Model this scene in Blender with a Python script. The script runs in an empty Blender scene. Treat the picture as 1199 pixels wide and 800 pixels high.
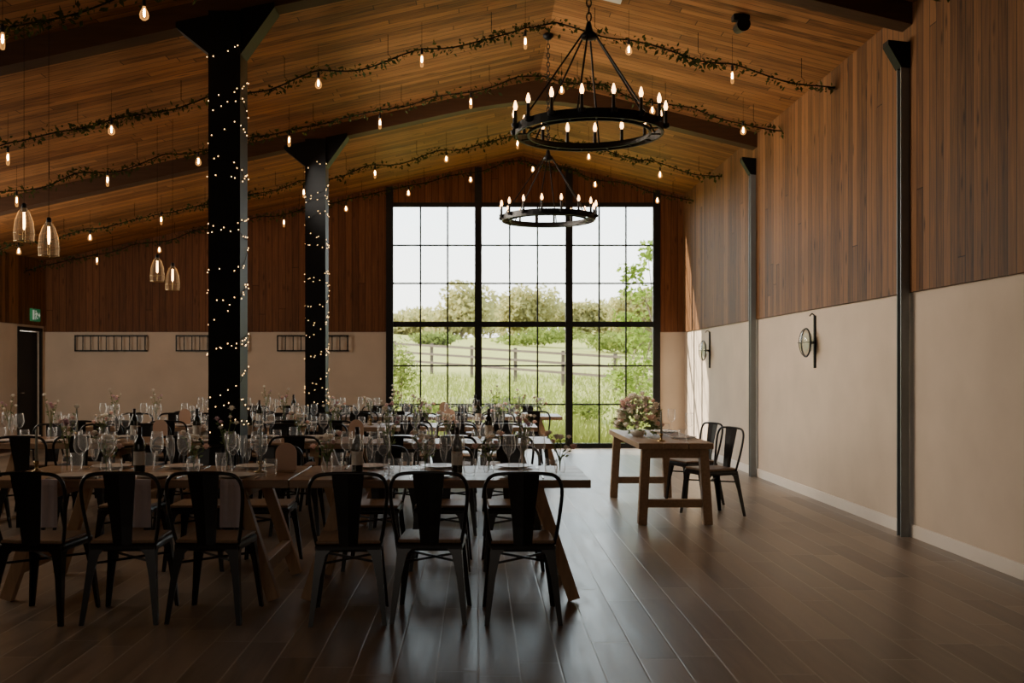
import bpy, bmesh, math, random
from mathutils import Vector, Matrix, Euler
random.seed(7)
S = bpy.context.scene
COL = S.collection
PI = math.pi
ORD = ['first','second','third','fourth','fifth','sixth','seventh','eighth','ninth','tenth','eleventh','twelfth','thirteenth','fourteenth','fifteenth','sixteenth']

# ------------------------------------------------------------------ mesh helpers
class MB:
    def __init__(s):
        s.bm = bmesh.new()
    def box(s, c, d, rot=None, bevel=0.0):
        m = Matrix.Translation(Vector(c))
        if rot is not None:
            m = m @ (rot if isinstance(rot, Matrix) else Euler(rot).to_matrix().to_4x4())
        m = m @ Matrix.Diagonal((d[0], d[1], d[2], 1))
        r = bmesh.ops.create_cube(s.bm, size=1.0, matrix=m)
        if bevel > 0:
            es = set()
            for v in r['verts']:
                for e in v.link_edges: es.add(e)
            bmesh.ops.bevel(s.bm, geom=list(es), offset=bevel, segments=2, affect='EDGES', profile=0.5)
        return s
    def span(s, a, b, bevel=0.0):
        c = [(a[i]+b[i])/2 for i in range(3)]; d = [abs(a[i]-b[i]) for i in range(3)]
        return s.box(c, d, bevel=bevel)
    def beam(s, p0, p1, w, h, bevel=0.0):
        p0 = Vector(p0); p1 = Vector(p1); z = (p1-p0); L = z.length; z.normalize()
        up = Vector((0,1,0)) if abs(z.y) < .9 else Vector((1,0,0))
        x = up.cross(z).normalized(); y = z.cross(x)
        R = Matrix((x, y, z)).transposed().to_4x4()
        return s.box((p0+p1)/2, (w, h, L), R, bevel)
    def loft(s, rings, cap=True, closed=False):
        vr = [[s.bm.verts.new(p) for p in r] for r in rings]
        n = len(vr[0])
        rng = range(len(vr)) if closed else range(len(vr)-1)
        for i in rng:
            a, b = vr[i], vr[(i+1) % len(vr)]
            for j in range(n):
                s.bm.faces.new((a[j], a[(j+1) % n], b[(j+1) % n], b[j]))
        if cap and not closed:
            s.bm.faces.new(vr[0][::-1]); s.bm.faces.new(vr[-1])
        return s
    def tube(s, pts, r, seg=8, closed=False):
        pts = [Vector(p) for p in pts]; n = len(pts); rings = []
        prev = None
        for i, p in enumerate(pts):
            if closed: t = pts[(i+1) % n]-pts[i-1]
            else: t = pts[min(i+1, n-1)]-pts[max(i-1, 0)]
            t.normalize()
            if prev is None:
                a = Vector((0,0,1)) if abs(t.z) < .9 else Vector((1,0,0))
                x = a.cross(t).normalized()
            else:
                x = (prev - t*prev.dot(t)).normalized()
            prev = x; y = t.cross(x)
            rr = r[i] if isinstance(r, (list, tuple)) else r
            rings.append([p + (x*math.cos(2*PI*k/seg)+y*math.sin(2*PI*k/seg))*rr for k in range(seg)])
        return s.loft(rings, closed=closed)
    def lathe(s, prof, seg=16, c=(0,0,0), closed=False):
        rings = []
        for r, z in prof:
            r = max(r, 1e-4)
            rings.append([Vector((c[0]+r*math.cos(2*PI*k/seg), c[1]+r*math.sin(2*PI*k/seg), c[2]+z)) for k in range(seg)])
        return s.loft(rings, cap=not closed, closed=closed)
    def lathe_open(s, prof, seg=16, c=(0,0,0)):
        rings = [[Vector((c[0]+max(r,1e-4)*math.cos(2*PI*k/seg), c[1]+max(r,1e-4)*math.sin(2*PI*k/seg), c[2]+z)) for k in range(seg)] for r, z in prof]
        return s.loft(rings, cap=False)
    def prism(s, poly, y0, y1):          # poly in XZ, extruded along Y
        a = [Vector((x, y0, z)) for x, z in poly]; b = [Vector((x, y1, z)) for x, z in poly]
        return s.loft([a, b])
    def ball(s, c, r, sc=(1,1,1), sub=2):
        m = Matrix.Translation(Vector(c)) @ Matrix.Diagonal((sc[0], sc[1], sc[2], 1))
        bmesh.ops.create_icosphere(s.bm, subdivisions=sub, radius=r, matrix=m); return s
    def leaf(s, p, d, n, L, W):
        p = Vector(p); d = Vector(d).normalized(); n = Vector(n)
        x = d.cross(n)
        if x.length < 1e-4: x = d.cross(Vector((.3,.5,.8)))
        x.normalize()
        vs = [s.bm.verts.new(q) for q in (p, p+d*L*.45+x*W*.5, p+d*L, p+d*L*.45-x*W*.5)]
        s.bm.faces.new(vs); return s
    def obj(s, name, mat, parent=None, smooth=False, loc=None, normals=True):
        if normals: bmesh.ops.recalc_face_normals(s.bm, faces=s.bm.faces[:])
        me = bpy.data.meshes.new(name); s.bm.to_mesh(me); s.bm.free()
        if smooth:
            for p in me.polygons: p.use_smooth = True
        me.materials.append(mat)
        o = bpy.data.objects.new(name, me); COL.objects.link(o)
        if parent: o.parent = parent
        if loc: o.location = loc
        return o

def rv():
    return Vector((random.gauss(0,1), random.gauss(0,1), random.gauss(0,1))).normalized()
def catmull(P, n=4):
    P = [Vector(p) for p in P]; out = []
    for i in range(len(P)-1):
        p0 = P[max(i-1,0)]; p1 = P[i]; p2 = P[i+1]; p3 = P[min(i+2, len(P)-1)]
        for k in range(n):
            t = k/n
            out.append(.5*((2*p1)+(p2-p0)*t+(2*p0-5*p1+4*p2-p3)*t*t+(3*p1-p0-3*p2+p3)*t**3))
    out.append(P[-1]); return out
def tag(o, label, cat, group=None, kind=None):
    o['label'] = label; o['category'] = cat
    if group: o['group'] = group
    if kind: o['kind'] = kind
    return o
def thing(name, label, cat, loc=(0,0,0), rz=0, group=None):
    o = bpy.data.objects.new(name, None); COL.objects.link(o)
    o.empty_display_size = .1
    o.location = loc; o.rotation_euler = (0,0,rz)
    return tag(o, label, cat, group)
def struct(o, label=None):
    o['kind'] = 'structure'
    if label: o['label'] = label
    return o
def copy_tree(o, parent=None):
    c = o.copy(); COL.objects.link(c)
    if parent: c.parent = parent
    for ch in list(o.children): copy_tree(ch, c)
    return c
used = set()
def place(proto, loc, rz, label, group=None):
    if proto.name not in used:
        used.add(proto.name); o = proto
    else:
        o = copy_tree(proto)
    o.location = loc; o.rotation_euler = (0,0,rz); o['label'] = label
    if group: o['group'] = group
    return o

# ------------------------------------------------------------------ materials
def newmat(name):
    m = bpy.data.materials.new(name); m.use_nodes = True
    nt = m.node_tree; nt.nodes.clear()
    out = nt.nodes.new('ShaderNodeOutputMaterial')
    return m, nt, out
def mat(name, col, rough=.5, metal=0, var=.2, scale=6, bump=0, stretch=(1,1,1), spec=.5, emis=None):
    m, nt, out = newmat(name); N = nt.nodes.new; L = nt.links.new
    b = N('ShaderNodeBsdfPrincipled'); L(b.outputs[0], out.inputs[0])
    tc = N('ShaderNodeTexCoord'); mp = N('ShaderNodeMapping'); mp.inputs['Scale'].default_value = stretch
    L(tc.outputs['Object'], mp.inputs[0])
    no = N('ShaderNodeTexNoise'); no.inputs['Scale'].default_value = scale; no.inputs['Detail'].default_value = 5
    L(mp.outputs[0], no.inputs['Vector'])
    mx = N('ShaderNodeMix'); mx.data_type = 'RGBA'
    mx.inputs['A'].default_value = [c*(1-var) for c in col]+[1]
    mx.inputs['B'].default_value = [min(1, c*(1+var)) for c in col]+[1]
    L(no.outputs['Fac'], mx.inputs['Factor']); L(mx.outputs['Result'], b.inputs['Base Color'])
    b.inputs['Roughness'].default_value = rough; b.inputs['Metallic'].default_value = metal
    b.inputs['Specular IOR Level'].default_value = spec
    if emis:
        b.inputs['Emission Color'].default_value = list(emis[0])+[1]; b.inputs['Emission Strength'].default_value = emis[1]
    if bump:
        bp = N('ShaderNodeBump'); bp.inputs['Strength'].default_value = bump; bp.inputs['Distance'].default_value = .02
        L(no.outputs['Fac'], bp.inputs['Height']); L(bp.outputs[0], b.inputs['Normal'])
    return m
def planks(name, c1, c2, width, length, u, v, rough=.5, gw=.03, gcol=.25, grain=(30, 2.0), bump=.3, spec=.5, gmix=None, streak=.5, knots=0):
    m, nt, out = newmat(name); N = nt.nodes.new; L = nt.links.new
    def M(op, a, b=None):
        n = N('ShaderNodeMath'); n.operation = op
        for i, q in enumerate((a, b)):
            if q is None: continue
            if isinstance(q, (int, float)): n.inputs[i].default_value = q
            else: L(q, n.inputs[i])
        return n.outputs[0]
    b = N('ShaderNodeBsdfPrincipled'); L(b.outputs[0], out.inputs[0])
    tc = N('ShaderNodeTexCoord'); sx = N('ShaderNodeSeparateXYZ'); L(tc.outputs['Object'], sx.inputs[0])
    U = sx.outputs[u]; V = sx.outputs[v]
    us = M('DIVIDE', U, width); idx = M('FLOOR', us); f = M('FRACT', us)
    wn = N('ShaderNodeTexWhiteNoise'); wn.noise_dimensions = '1D'; L(idx, wn.inputs['W']); rnd = wn.outputs['Value']
    vs = M('ADD', M('DIVIDE', V, length), M('MULTIPLY', rnd, 7.3)); idx2 = M('FLOOR', vs); f2 = M('FRACT', vs)
    cv = N('ShaderNodeCombineXYZ'); L(idx, cv.inputs[0]); L(idx2, cv.inputs[1])
    wn2 = N('ShaderNodeTexWhiteNoise'); wn2.noise_dimensions = '2D'; L(cv.outputs[0], wn2.inputs['Vector'])
    gv = N('ShaderNodeCombineXYZ'); L(M('MULTIPLY', U, grain[0]), gv.inputs[0])
    L(M('MULTIPLY', V, grain[1]), gv.inputs[1]); L(M('MULTIPLY', wn2.outputs['Value'], 40), gv.inputs[2])
    no = N('ShaderNodeTexNoise'); no.inputs['Scale'].default_value = 1; no.inputs['Detail'].default_value = 6; no.inputs['Distortion'].default_value = .6
    L(gv.outputs[0], no.inputs['Vector'])
    fac = M('ADD', M('MULTIPLY', wn2.outputs['Value'], streak), M('SUBTRACT', M('MULTIPLY', no.outputs['Fac'], 1.5), .5))
    mx = N('ShaderNodeMix'); mx.data_type = 'RGBA'; mx.clamp_factor = True
    mx.inputs['A'].default_value = list(c1)+[1]; mx.inputs['B'].default_value = list(c2)+[1]; L(fac, mx.inputs['Factor'])
    e1 = M('MINIMUM', f, M('SUBTRACT', 1, f)); e2 = M('MINIMUM', f2, M('SUBTRACT', 1, f2))
    g1 = N('ShaderNodeMapRange'); g1.inputs['From Max'].default_value = gw; L(e1, g1.inputs['Value'])
    g2 = N('ShaderNodeMapRange'); g2.inputs['From Max'].default_value = gw*width/length; L(e2, g2.inputs['Value'])
    g = M('MULTIPLY', g1.outputs[0], g2.outputs[0])
    last = mx.outputs['Result']
    if knots:
        kv = N('ShaderNodeCombineXYZ'); L(M('MULTIPLY', U, 1/width), kv.inputs[0]); L(M('ADD', M('MULTIPLY', V, 2.2), M('MULTIPLY', rnd, 13)), kv.inputs[1])
        vo = N('ShaderNodeTexVoronoi'); vo.inputs['Scale'].default_value = 1.0; L(kv.outputs[0], vo.inputs['Vector'])
        kr = N('ShaderNodeMapRange'); kr.inputs['From Min'].default_value = .06; kr.inputs['From Max'].default_value = .2; kr.inputs['To Min'].default_value = 1-knots; L(vo.outputs['Distance'], kr.inputs['Value'])
        km = N('ShaderNodeMix'); km.data_type = 'RGBA'; km.inputs['A'].default_value = [q*.5 for q in c1]+[1]; L(last, km.inputs['B']); L(kr.outputs[0], km.inputs['Factor']); last = km.outputs['Result']
    mg = N('ShaderNodeMix'); mg.data_type = 'RGBA'
    gc = gmix if gmix else [c*gcol for c in c1]
    mg.inputs['A'].default_value = list(gc)+[1]; L(last, mg.inputs['B']); L(g, mg.inputs['Factor'])
    L(mg.outputs['Result'], b.inputs['Base Color'])
    rr = N('ShaderNodeMapRange'); L(no.outputs['Fac'], rr.inputs['Value']); rr.inputs['To Min'].default_value = rough-.08; rr.inputs['To Max'].default_value = rough+.1
    L(rr.outputs[0], b.inputs['Roughness'])
    b.inputs['Specular IOR Level'].default_value = spec
    bp = N('ShaderNodeBump'); bp.inputs['Strength'].default_value = bump; bp.inputs['Distance'].default_value = .004
    L(g, bp.inputs['Height']); L(bp.outputs[0], b.inputs['Normal'])
    return m
def glassmat(name, tint=(1,1,1), refl=.08, edge=.5, rough=.08, rim_white=0.0):
    m, nt, out = newmat(name); N = nt.nodes.new; L = nt.links.new
    t = N('ShaderNodeBsdfTransparent'); t.inputs[0].default_value = list(tint)+[1]
    g = N('ShaderNodeBsdfGlossy'); g.inputs['Roughness'].default_value = rough
    shine = g.outputs[0]
    if rim_white:
        tr = N('ShaderNodeBsdfTranslucent'); tr.inputs[0].default_value = (.95,.95,.93,1)  # white translucency put into the edges stands in for bright rims
        ms = N('ShaderNodeMixShader'); ms.inputs[0].default_value = rim_white; L(g.outputs[0], ms.inputs[1]); L(tr.outputs[0], ms.inputs[2]); shine = ms.outputs[0]
    lw = N('ShaderNodeLayerWeight'); lw.inputs['Blend'].default_value = .5
    p = N('ShaderNodeMath'); p.operation = 'POWER'; p.inputs[1].default_value = 3; L(lw.outputs['Facing'], p.inputs[0])
    a = N('ShaderNodeMath'); a.operation = 'MULTIPLY_ADD'; a.inputs[1].default_value = edge; a.inputs[2].default_value = refl; a.use_clamp = True
    L(p.outputs[0], a.inputs[0])
    mx = N('ShaderNodeMixShader'); L(a.outputs[0], mx.inputs[0]); L(t.outputs[0], mx.inputs[1]); L(shine, mx.inputs[2])
    L(mx.outputs[0], out.inputs[0]); return m
def glowglass(name, col, st, fac, fmax):
    m, nt, out = newmat(name); N = nt.nodes.new; L = nt.links.new
    t = N('ShaderNodeBsdfTransparent'); e = N('ShaderNodeEmission')
    e.inputs[0].default_value = list(col)+[1]; e.inputs[1].default_value = st
    lw = N('ShaderNodeLayerWeight'); lw.inputs['Blend'].default_value = .4
    mr = N('ShaderNodeMapRange'); mr.inputs['To Min'].default_value = fac; mr.inputs['To Max'].default_value = fmax; L(lw.outputs['Facing'], mr.inputs['Value'])
    mx = N('ShaderNodeMixShader'); L(mr.outputs[0], mx.inputs[0]); L(t.outputs[0], mx.inputs[1]); L(e.outputs[0], mx.inputs[2])
    L(mx.outputs[0], out.inputs[0]); return m
def emit(name, col, st):
    m, nt, out = newmat(name); e = nt.nodes.new('ShaderNodeEmission')
    e.inputs[0].default_value = list(col)+[1]; e.inputs[1].default_value = st
    nt.links.new(e.outputs[0], out.inputs[0]); return m
def leafmat(name, col, var=.4, scale=3, trans=.4):
    m, nt, out = newmat(name); N = nt.nodes.new; L = nt.links.new
    tc = N('ShaderNodeTexCoord'); no = N('ShaderNodeTexNoise'); no.inputs['Scale'].default_value = scale; L(tc.outputs['Object'], no.inputs['Vector'])
    mx = N('ShaderNodeMix'); mx.data_type = 'RGBA'
    mx.inputs['A'].default_value = [c*(1-var) for c in col]+[1]; mx.inputs['B'].default_value = [min(1,c*(1+var)) for c in col]+[1]
    L(no.outputs['Fac'], mx.inputs['Factor'])
    d = N('ShaderNodeBsdfDiffuse'); t = N('ShaderNodeBsdfTranslucent'); L(mx.outputs['Result'], d.inputs[0]); L(mx.outputs['Result'], t.inputs[0])
    ms = N('ShaderNodeMixShader'); ms.inputs[0].default_value = trans
    L(d.outputs[0], ms.inputs[1]); L(t.outputs[0], ms.inputs[2]); L(ms.outputs[0], out.inputs[0]); return m

M_floor = planks('floor_planks', (.090,.066,.047), (.250,.192,.142), .20, 1.25, 0, 1, rough=.33, gw=.032, grain=(16,1.6), bump=.25, gmix=(.33,.275,.22), streak=.7, spec=.55)
M_ceil = planks('ceiling_boards', (.085,.030,.009), (.37,.163,.055), .115, 2.4, 1, 0, rough=.6, gw=.06, grain=(30,2.5), spec=.2, gcol=.10, streak=.65, knots=.7)
M_clad_r = planks('side_cladding', (.040,.016,.0055), (.195,.089,.034), .12, 9.0, 1, 2, rough=.6, gw=.06, grain=(40,2.0), spec=.15, gcol=.15, streak=.7, knots=.85)
M_clad_b = planks('end_cladding', (.065,.023,.008), (.18,.070,.026), .12, 9.0, 0, 2, rough=.6, gw=.06, grain=(46,2.0), spec=.2, gcol=.2, knots=.6)
M_plaster = mat('plaster', (.55,.455,.365), .9, var=.17, scale=1.9, bump=.12, spec=.1)
M_base = mat('painted_skirting', (.68,.61,.54), .6, var=.05)
M_beam = mat('dark_stained_beam', (.055,.024,.010), .6, var=.4, scale=5, stretch=(.6,6,6), spec=.2)
M_colm = mat('black_column', (.0045,.005,.006), .55, var=.3, spec=.12)
M_post = mat('grey_steel', (.17,.185,.19), .45, .2, var=.15)
M_frame = mat('black_window_steel', (.008,.009,.010), .45, var=.2, spec=.25)
M_black = mat('black_iron', (.007,.007,.008), .45, .2, var=.3, spec=.25)
M_chair = mat('black_chair_metal', (.008,.008,.009), .28, .3, var=.3, spec=.6)
M_seat = mat('oiled_seat_wood', (.22,.145,.09), .42, var=.4, scale=7, stretch=(12,1,1))
M_top = mat('table_top_wood', (.28,.175,.105), .34, var=.45, scale=4, stretch=(1,10,10))
M_leg = mat('table_leg_wood', (.40,.25,.14), .55, var=.35, scale=5, stretch=(8,8,1))
M_sw = mat('weathered_table_wood', (.26,.165,.095), .45, var=.4, scale=4, stretch=(10,1,10))
M_glass = glassmat('clear_glass', (.996,.998,.998), .04, .9, .08, .55)
M_pane = glassmat('window_glass', (.99,.995,.99), .02, .0)
M_bulbg = glowglass('warm_bulb_glass', (1,.42,.10), 2.0, .14, .45)
M_pglow = glowglass('faceted_pendant_glow', (1,.58,.28), .7, .02, .34)  # weak emission in the clear shade stands in for the filament's glow
M_core = emit('bulb_filament', (1,.50,.16), 170)
M_flame = emit('candle_bulb_glow', (1,.52,.18), 13)
M_fairy = emit('fairy_glow', (1,.56,.20), 9)
M_fil = emit('filament_glow', (1,.50,.15), 26)
M_wire = mat('dark_cord', (.008,.008,.007), .8, spec=.1)
M_vine = leafmat('garland_leaf', (.04,.05,.018), .5, 5, .3)
M_plate = mat('ceramic', (.70,.66,.61), .3, var=.05)
M_nap = mat('lilac_linen', (.66,.61,.66), .9, var=.08, scale=40, bump=.2)
M_bottle = mat('dark_bottle_glass', (.008,.012,.006), .12, var=.2)
M_label = mat('paper_label', (.5,.47,.41), .8, var=.05)
M_foil = mat('bottle_foil', (.02,.014,.014), .35, .5)
M_arch = mat('peach_card', (.66,.45,.33), .7, var=.1)
M_taper = mat('sage_candle_wax', (.25,.28,.24), .5, var=.08)
M_brass = mat('antique_brass', (.30,.21,.09), .35, .9)
M_pink = leafmat('pink_petal', (.88,.68,.62), .15, 30, .5)
M_white = leafmat('cream_petal', (.92,.88,.80), .08, 30, .5)
M_mauve = leafmat('mauve_petal', (.64,.46,.50), .25, 30, .5)
M_stem = leafmat('green_stem', (.18,.23,.10), .3, 10, .4)
M_cutl = mat('steel_cutlery', (.5,.48,.45), .25, 1)
M_paper = mat('menu_paper', (.66,.62,.56), .8, var=.05)
M_green = mat('exit_green', (.02,.24,.09), .5, var=.05, emis=((.03,.5,.2), .08))
M_whitep = mat('sign_white', (.7,.75,.7), .5, var=.02, emis=((.8,1,.85), .2))
M_door = mat('dark_door', (.006,.006,.006), .5, spec=.2)
M_lens = glassmat('lantern_glass', (.96,.97,.92), .10, .5, .15, .3)
M_refl = mat('lamp_reflector', (.42,.40,.30), .5, .3, var=.2, scale=14)
M_grassg = mat('meadow', (.26,.26,.08), .95, var=.35, scale=.9, spec=.05)
M_grass = leafmat('grass_blade', (.20,.235,.055), .4, .8, .5)
M_bush = leafmat('bush_leaf', (.16,.20,.045), .5, 1.5, .5)
M_tree = leafmat('tree_leaf', (.37,.345,.145), .25, .4, .5)
M_treey = leafmat('sapling_leaf', (.20,.28,.05), .4, 2, .55)
M_bark = mat('bark', (.18,.14,.10), .9, var=.4)
M_fence = mat('weathered_fence', (.085,.064,.047), .9, var=.3)
M_white_panel = mat('white_panel', (.6,.6,.56), .5, var=.03)
M_spot = mat('spot_black', (.006,.006,.006), .5, spec=.2)

# ------------------------------------------------------------------ room
XL, XR, YB, YF, RX, RZ = -7.84, 3.73, 18.0, -3.5, .8, 5.28
def ceil(x):
    return RZ-.22*(RX-x) if x < RX else RZ-.245*(x-RX)
CL = 2.1
fl = MB(); fl.span((XL-.15,YF-.15,-.12),(XR+.15,YB+.15,0)); struct(fl.obj('floor', M_floor), 'brown wood plank floor')
c = MB(); t = .12
c.prism([(XL-.2,ceil(XL-.2)),(RX,RZ),(XR+.2,ceil(XR+.2)),(XR+.2,ceil(XR+.2)+t),(RX,RZ+t),(XL-.2,ceil(XL-.2)+t)], YF-.15, YB+.16)
struct(c.obj('ceiling', M_ceil), 'pitched ceiling of warm timber boards')
w = MB(); w.span((XR,YF,0),(XR+.15,YB+.15,ceil(XR))); wr = struct(w.obj('wall_right', M_plaster), 'right wall, beige plaster below and timber boards above')
k = MB(); k.span((XR-.03,YF,CL),(XR,YB,ceil(XR)-.002)); k.obj('timber_cladding', M_clad_r, wr)
w = MB(); w.span((XL-.15,YF,0),(XL,16.98,ceil(XL))); w.span((XL-.15,17.82,0),(XL,YB+.15,ceil(XL))); w.span((XL-.15,16.98,2.1),(XL,17.82,ceil(XL)))
wl = struct(w.obj('wall_left', M_plaster), 'left wall with dark doorway')
k = MB(); k.span((XL,YF,CL+.1),(XL+.03,YB,ceil(XL)-.01)); k.obj('timber_cladding', M_clad_r, wl)
w = MB(); w.prism([(XL,0),(XR,0),(XR,ceil(XR)),(RX,RZ),(XL,ceil(XL))], YF-.15, YF); struct(w.obj('wall_front', M_plaster), 'wall behind the camera')
WX0, WX1, WZ = -1.62, 3.24, 4.44
w = MB()
w.prism([(XL-.15,0),(WX0,0),(WX0,ceil(WX0)),(XL-.15,ceil(XL-.15))], YB, YB+.15)
w.prism([(WX1,0),(XR,0),(XR,ceil(XR)),(WX1,ceil(WX1))], YB, YB+.15)
w.prism([(WX0,WZ),(WX1,WZ),(WX1,ceil(WX1)),(RX,RZ),(WX0,ceil(WX0))], YB, YB+.15)
wb = struct(w.obj('wall_back', M_plaster), 'end wall with beige plaster below and timber boards above')
k = MB(); e = .004
k.prism([(XL,CL),(WX0,CL),(WX0,ceil(WX0)-e),(XL,ceil(XL)-e)], YB-.03, YB)
k.prism([(WX1,CL),(XR-.03,CL),(XR-.03,ceil(XR)-e),(WX1,ceil(WX1)-e)], YB-.03, YB)
k.prism([(WX0,WZ),(WX1,WZ),(WX1,ceil(WX1)-e),(RX,RZ-e),(WX0,ceil(WX0)-e)], YB-.03, YB)
k.obj('timber_cladding', M_clad_b, wb)
b = MB(); b.span((XR-.02,YF,0),(XR,YB,.11), .004); struct(b.obj('baseboard_right', M_base))
b = MB(); b.span((XL,YB-.02,0),(WX0-.02,YB,.11)); b.span((WX1+.02,YB-.02,0),(XR-.02,YB,.11)); struct(b.obj('baseboard_back', M_base))

# the big window
win = bpy.data.objects.new('window_1', None); COL.objects.link(win); win.location = (RX,YB,0); struct(win, 'tall black framed gridded window filling the end wall')
def wpart(name, boxes, m=M_frame):
    q = MB()
    for a, bb in boxes: q.span((a[0]-RX,a[1]-YB,a[2]),(bb[0]-RX,bb[1]-YB,bb[2]))
    return q.obj(name, m, win)
MX = [-1.60, 0.0, 1.64, 3.22]
for x in MX:
    wpart('mullion', [((x-.065,YB-.045,0),(x+.065,YB+.03,ceil(x)-.03))])
for i in range(3):
    a, bb = MX[i]+.065, MX[i+1]-.065
    wpart('window_frame', [((a,YB-.02,0),(bb,YB+.03,.09)),((a,YB-.02,WZ-.08),(bb,YB+.03,WZ))])
    wpart('transom', [((a,YB-.02,2.19),(bb,YB+.03,2.29))])
    zs = [.09+(2.19-.09)*j/3 for j in (1,2)]+[2.29+(WZ-.08-2.29)*j/3 for j in (1,2)]
    xs = [a+(bb-a)*j/3 for j in (1,2)]
    wpart('glazing_bar', [((a,YB+.005,z-.015),(bb,YB+.025,z+.015)) for z in zs]+[((x-.015,YB+.005,.09),(x+.015,YB+.025,WZ-.08)) for x in xs])
    wpart('pane', [((a,YB+.013,.09),(bb,YB+.017,WZ-.08))], M_pane)

# side door and exit sign
d = bpy.data.objects.new('door_1', None); COL.objects.link(d); d.location = (XL,17.4,0); struct(d, 'dark door in the left wall')
q = MB(); q.span((-.10,-.415,.005),(-.05,.415,2.09)); q.obj('door_leaf', M_door, d)
q = MB(); q.span((-.02,-.47,0),(.02,-.415,2.16)); q.span((-.02,.415,0),(.02,.47,2.16)); q.span((-.02,-.415,2.1),(.02,.415,2.16)); q.obj('door_frame', M_door, d)
q = MB(); q.tube([(-.05,-.33,1.02),(0.0,-.33,1.02),(0.0,-.22,1.02)], .01); q.obj('door_handle', M_cutl, d)
sg = thing('exit_sign', 'green and white running man exit sign above the dark left door', 'exit sign', (XL+.03,17.5,2.38))
q = MB(); q.box((.02,0,0),(.04,.34,.22), bevel=.006); q.obj('panel', M_green, sg)
q = MB(); X0, X1 = .041, .045
def yz(poly):
    q.loft([[Vector((X0,-y*.8,z*.95)) for y, z in poly],[Vector((X1,-y*.8,z*.95)) for y, z in poly]])
q.ball((X1,-.02,.067), .02, (.3,1,1), 1)
yz([(-.05,.045),(0,.045),(.03,-.01),(-.01,-.02)])
yz([(-.01,-.02),(.03,-.01),(.06,-.05),(.04,-.09),(.02,-.085),(.03,-.05)])
yz([(-.01,-.02),(.015,-.02),(-.03,-.07),(-.08,-.07),(-.08,-.05),(-.04,-.05)])
yz([(0,.045),(.05,.03),(.075,.0),(.06,-.005),(.04,.015),(0,.025)])
yz([(-.05,.045),(-.08,.01),(-.07,0),(-.03,.03)])
yz([(.10,-.09),(.18,-.09),(.18,.09),(.10,.09)])
yz([(-.19,0),(-.14,.05),(-.14,.015),(-.1,.015),(-.1,-.015),(-.14,-.015),(-.14,-.05)])
q.obj('pictogram', M_whitep, sg)

# roof beams, columns, wall posts
def zu(x):
    return 5.10-.205*math.sqrt((x-RX)**2+.5**2)
def beamrow(y, label):
    xs = [XL+.002+(XR-.034-XL)*i/40 for i in range(41)]
    q = MB()
    rings = []
    for x in xs:
        zt = ceil(x)-.002; zb = min(zu(x), zt-.19)
        rings.append([Vector((x,y-.1,zb)),Vector((x,y+.1,zb)),Vector((x,y+.1,zt)),Vector((x,y-.1,zt))])
    q.loft(rings)
    o = q.obj('roof_beam', M_beam); tag(o, label, 'roof beam', 'roof beams'); return o
FY = [8.58, 13.3]
beamrow(FY[0], 'dark stained timber roof beam above the nearer black column')
beamrow(FY[1], 'dark stained timber roof beam above the farther black column')
CX = -2.155; CH_ = .135
def column(y, label, lab2):
    o = thing('column', label, 'column', (CX,y,0), 0, 'black columns')
    h = zu(CX)-.003
    q = MB(); q.span((-CH_,-CH_,0),(CH_,CH_,h)); q.obj('shaft', M_colm, o)
    for s in (-1, 1):
        q = MB()
        q.prism([(s*CH_,h-.36),(s*.42,zu(CX+s*.42)-.05),(s*.42,zu(CX+s*.42)-.004),(s*CH_,zu(CX+s*CH_)-.004)], -.11, .11); q.obj('haunch', M_colm, o)
    q = MB(); q.box((0,0,.03),(.32,.32,.06), bevel=.01); q.obj('plinth', M_colm, o)
    f = thing('fairy_lights', lab2, 'fairy lights', (CX,y,0), 0, 'fairy lights on the columns')
    r = CH_+.006; per = 8*r; pitch = .21; z0 = .85; z1 = h-.35
    Lt = (z1-z0)/pitch*per
    def pt(sv):
        u = (sv % per)/(2*r); i = int(u); fr = u-i; z = z0+sv/per*pitch
        z += .09*math.sin(sv*2.3)+.06*math.sin(sv*5.1+1)+.03*math.sin(sv*9.7)
        a = -r+2*r*fr
        return [(a,-r,z),(r,a,z),(-a,r,z),(-r,-a,z)][i % 4]
    n = int(Lt/.05); Pw = [pt(i*.05) for i in range(n)]
    q = MB(); q.tube(Pw, .0025, 4); q.obj('wire', M_wire, f)
    tot = 230; P = []
    for i in range(tot):
        p = Vector(pt(Lt*(i+.5+random.uniform(-.5,.5))/tot)); p.x *= 1.02; p.y *= 1.02; p.z += random.uniform(-.025,.025); P.append(p)
    P.sort(key=lambda p: p.y-.5*p.x)          # the sides facing the room first
    first = None
    for p in P[:100]:
        if first is None:
            q = MB(); q.ball((0,0,0), .0038, (1,1,1.3), 1); first = q.obj('bulb', M_fairy, f); bo = first
        else:
            bo = first.copy(); COL.objects.link(bo); bo.parent = f
        bo.location = p
    q = MB()
    for p in P[100:]: q.ball(p, .0038, (1,1,1.3), 1)
    q.obj('other_bulbs', M_fairy, f)['kind'] = 'stuff'
column(FY[0], 'square black column nearest the camera, wrapped in fairy lights', 'warm fairy light string wound around the nearer black column')
column(FY[1], 'square black column farther back, wrapped in fairy lights', 'warm fairy light string wound around the farther black column')
for i, y in enumerate(FY):
    o = thing('wall_post', ['grey steel post on the right wall nearest the camera','grey steel post on the right wall farther from the camera'][i], 'post', (XR-.07,y,0), 0, 'steel wall posts')
    q = MB(); h = 4.2
    q.span((-.036,-.045,0),(.036,-.033,h)); q.span((-.036,.033,0),(.036,.045,h)); q.span((-.01,-.033,0),(.01,.033,h)); q.obj('steel_section', M_post, o)
    q = MB(); q.prism([(.036,4.02),(.036,4.24),(-.15,4.26),(-.15,4.22),(-.04,4.03)], -.06, .06); q.obj('haunch', M_colm, o)

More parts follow.
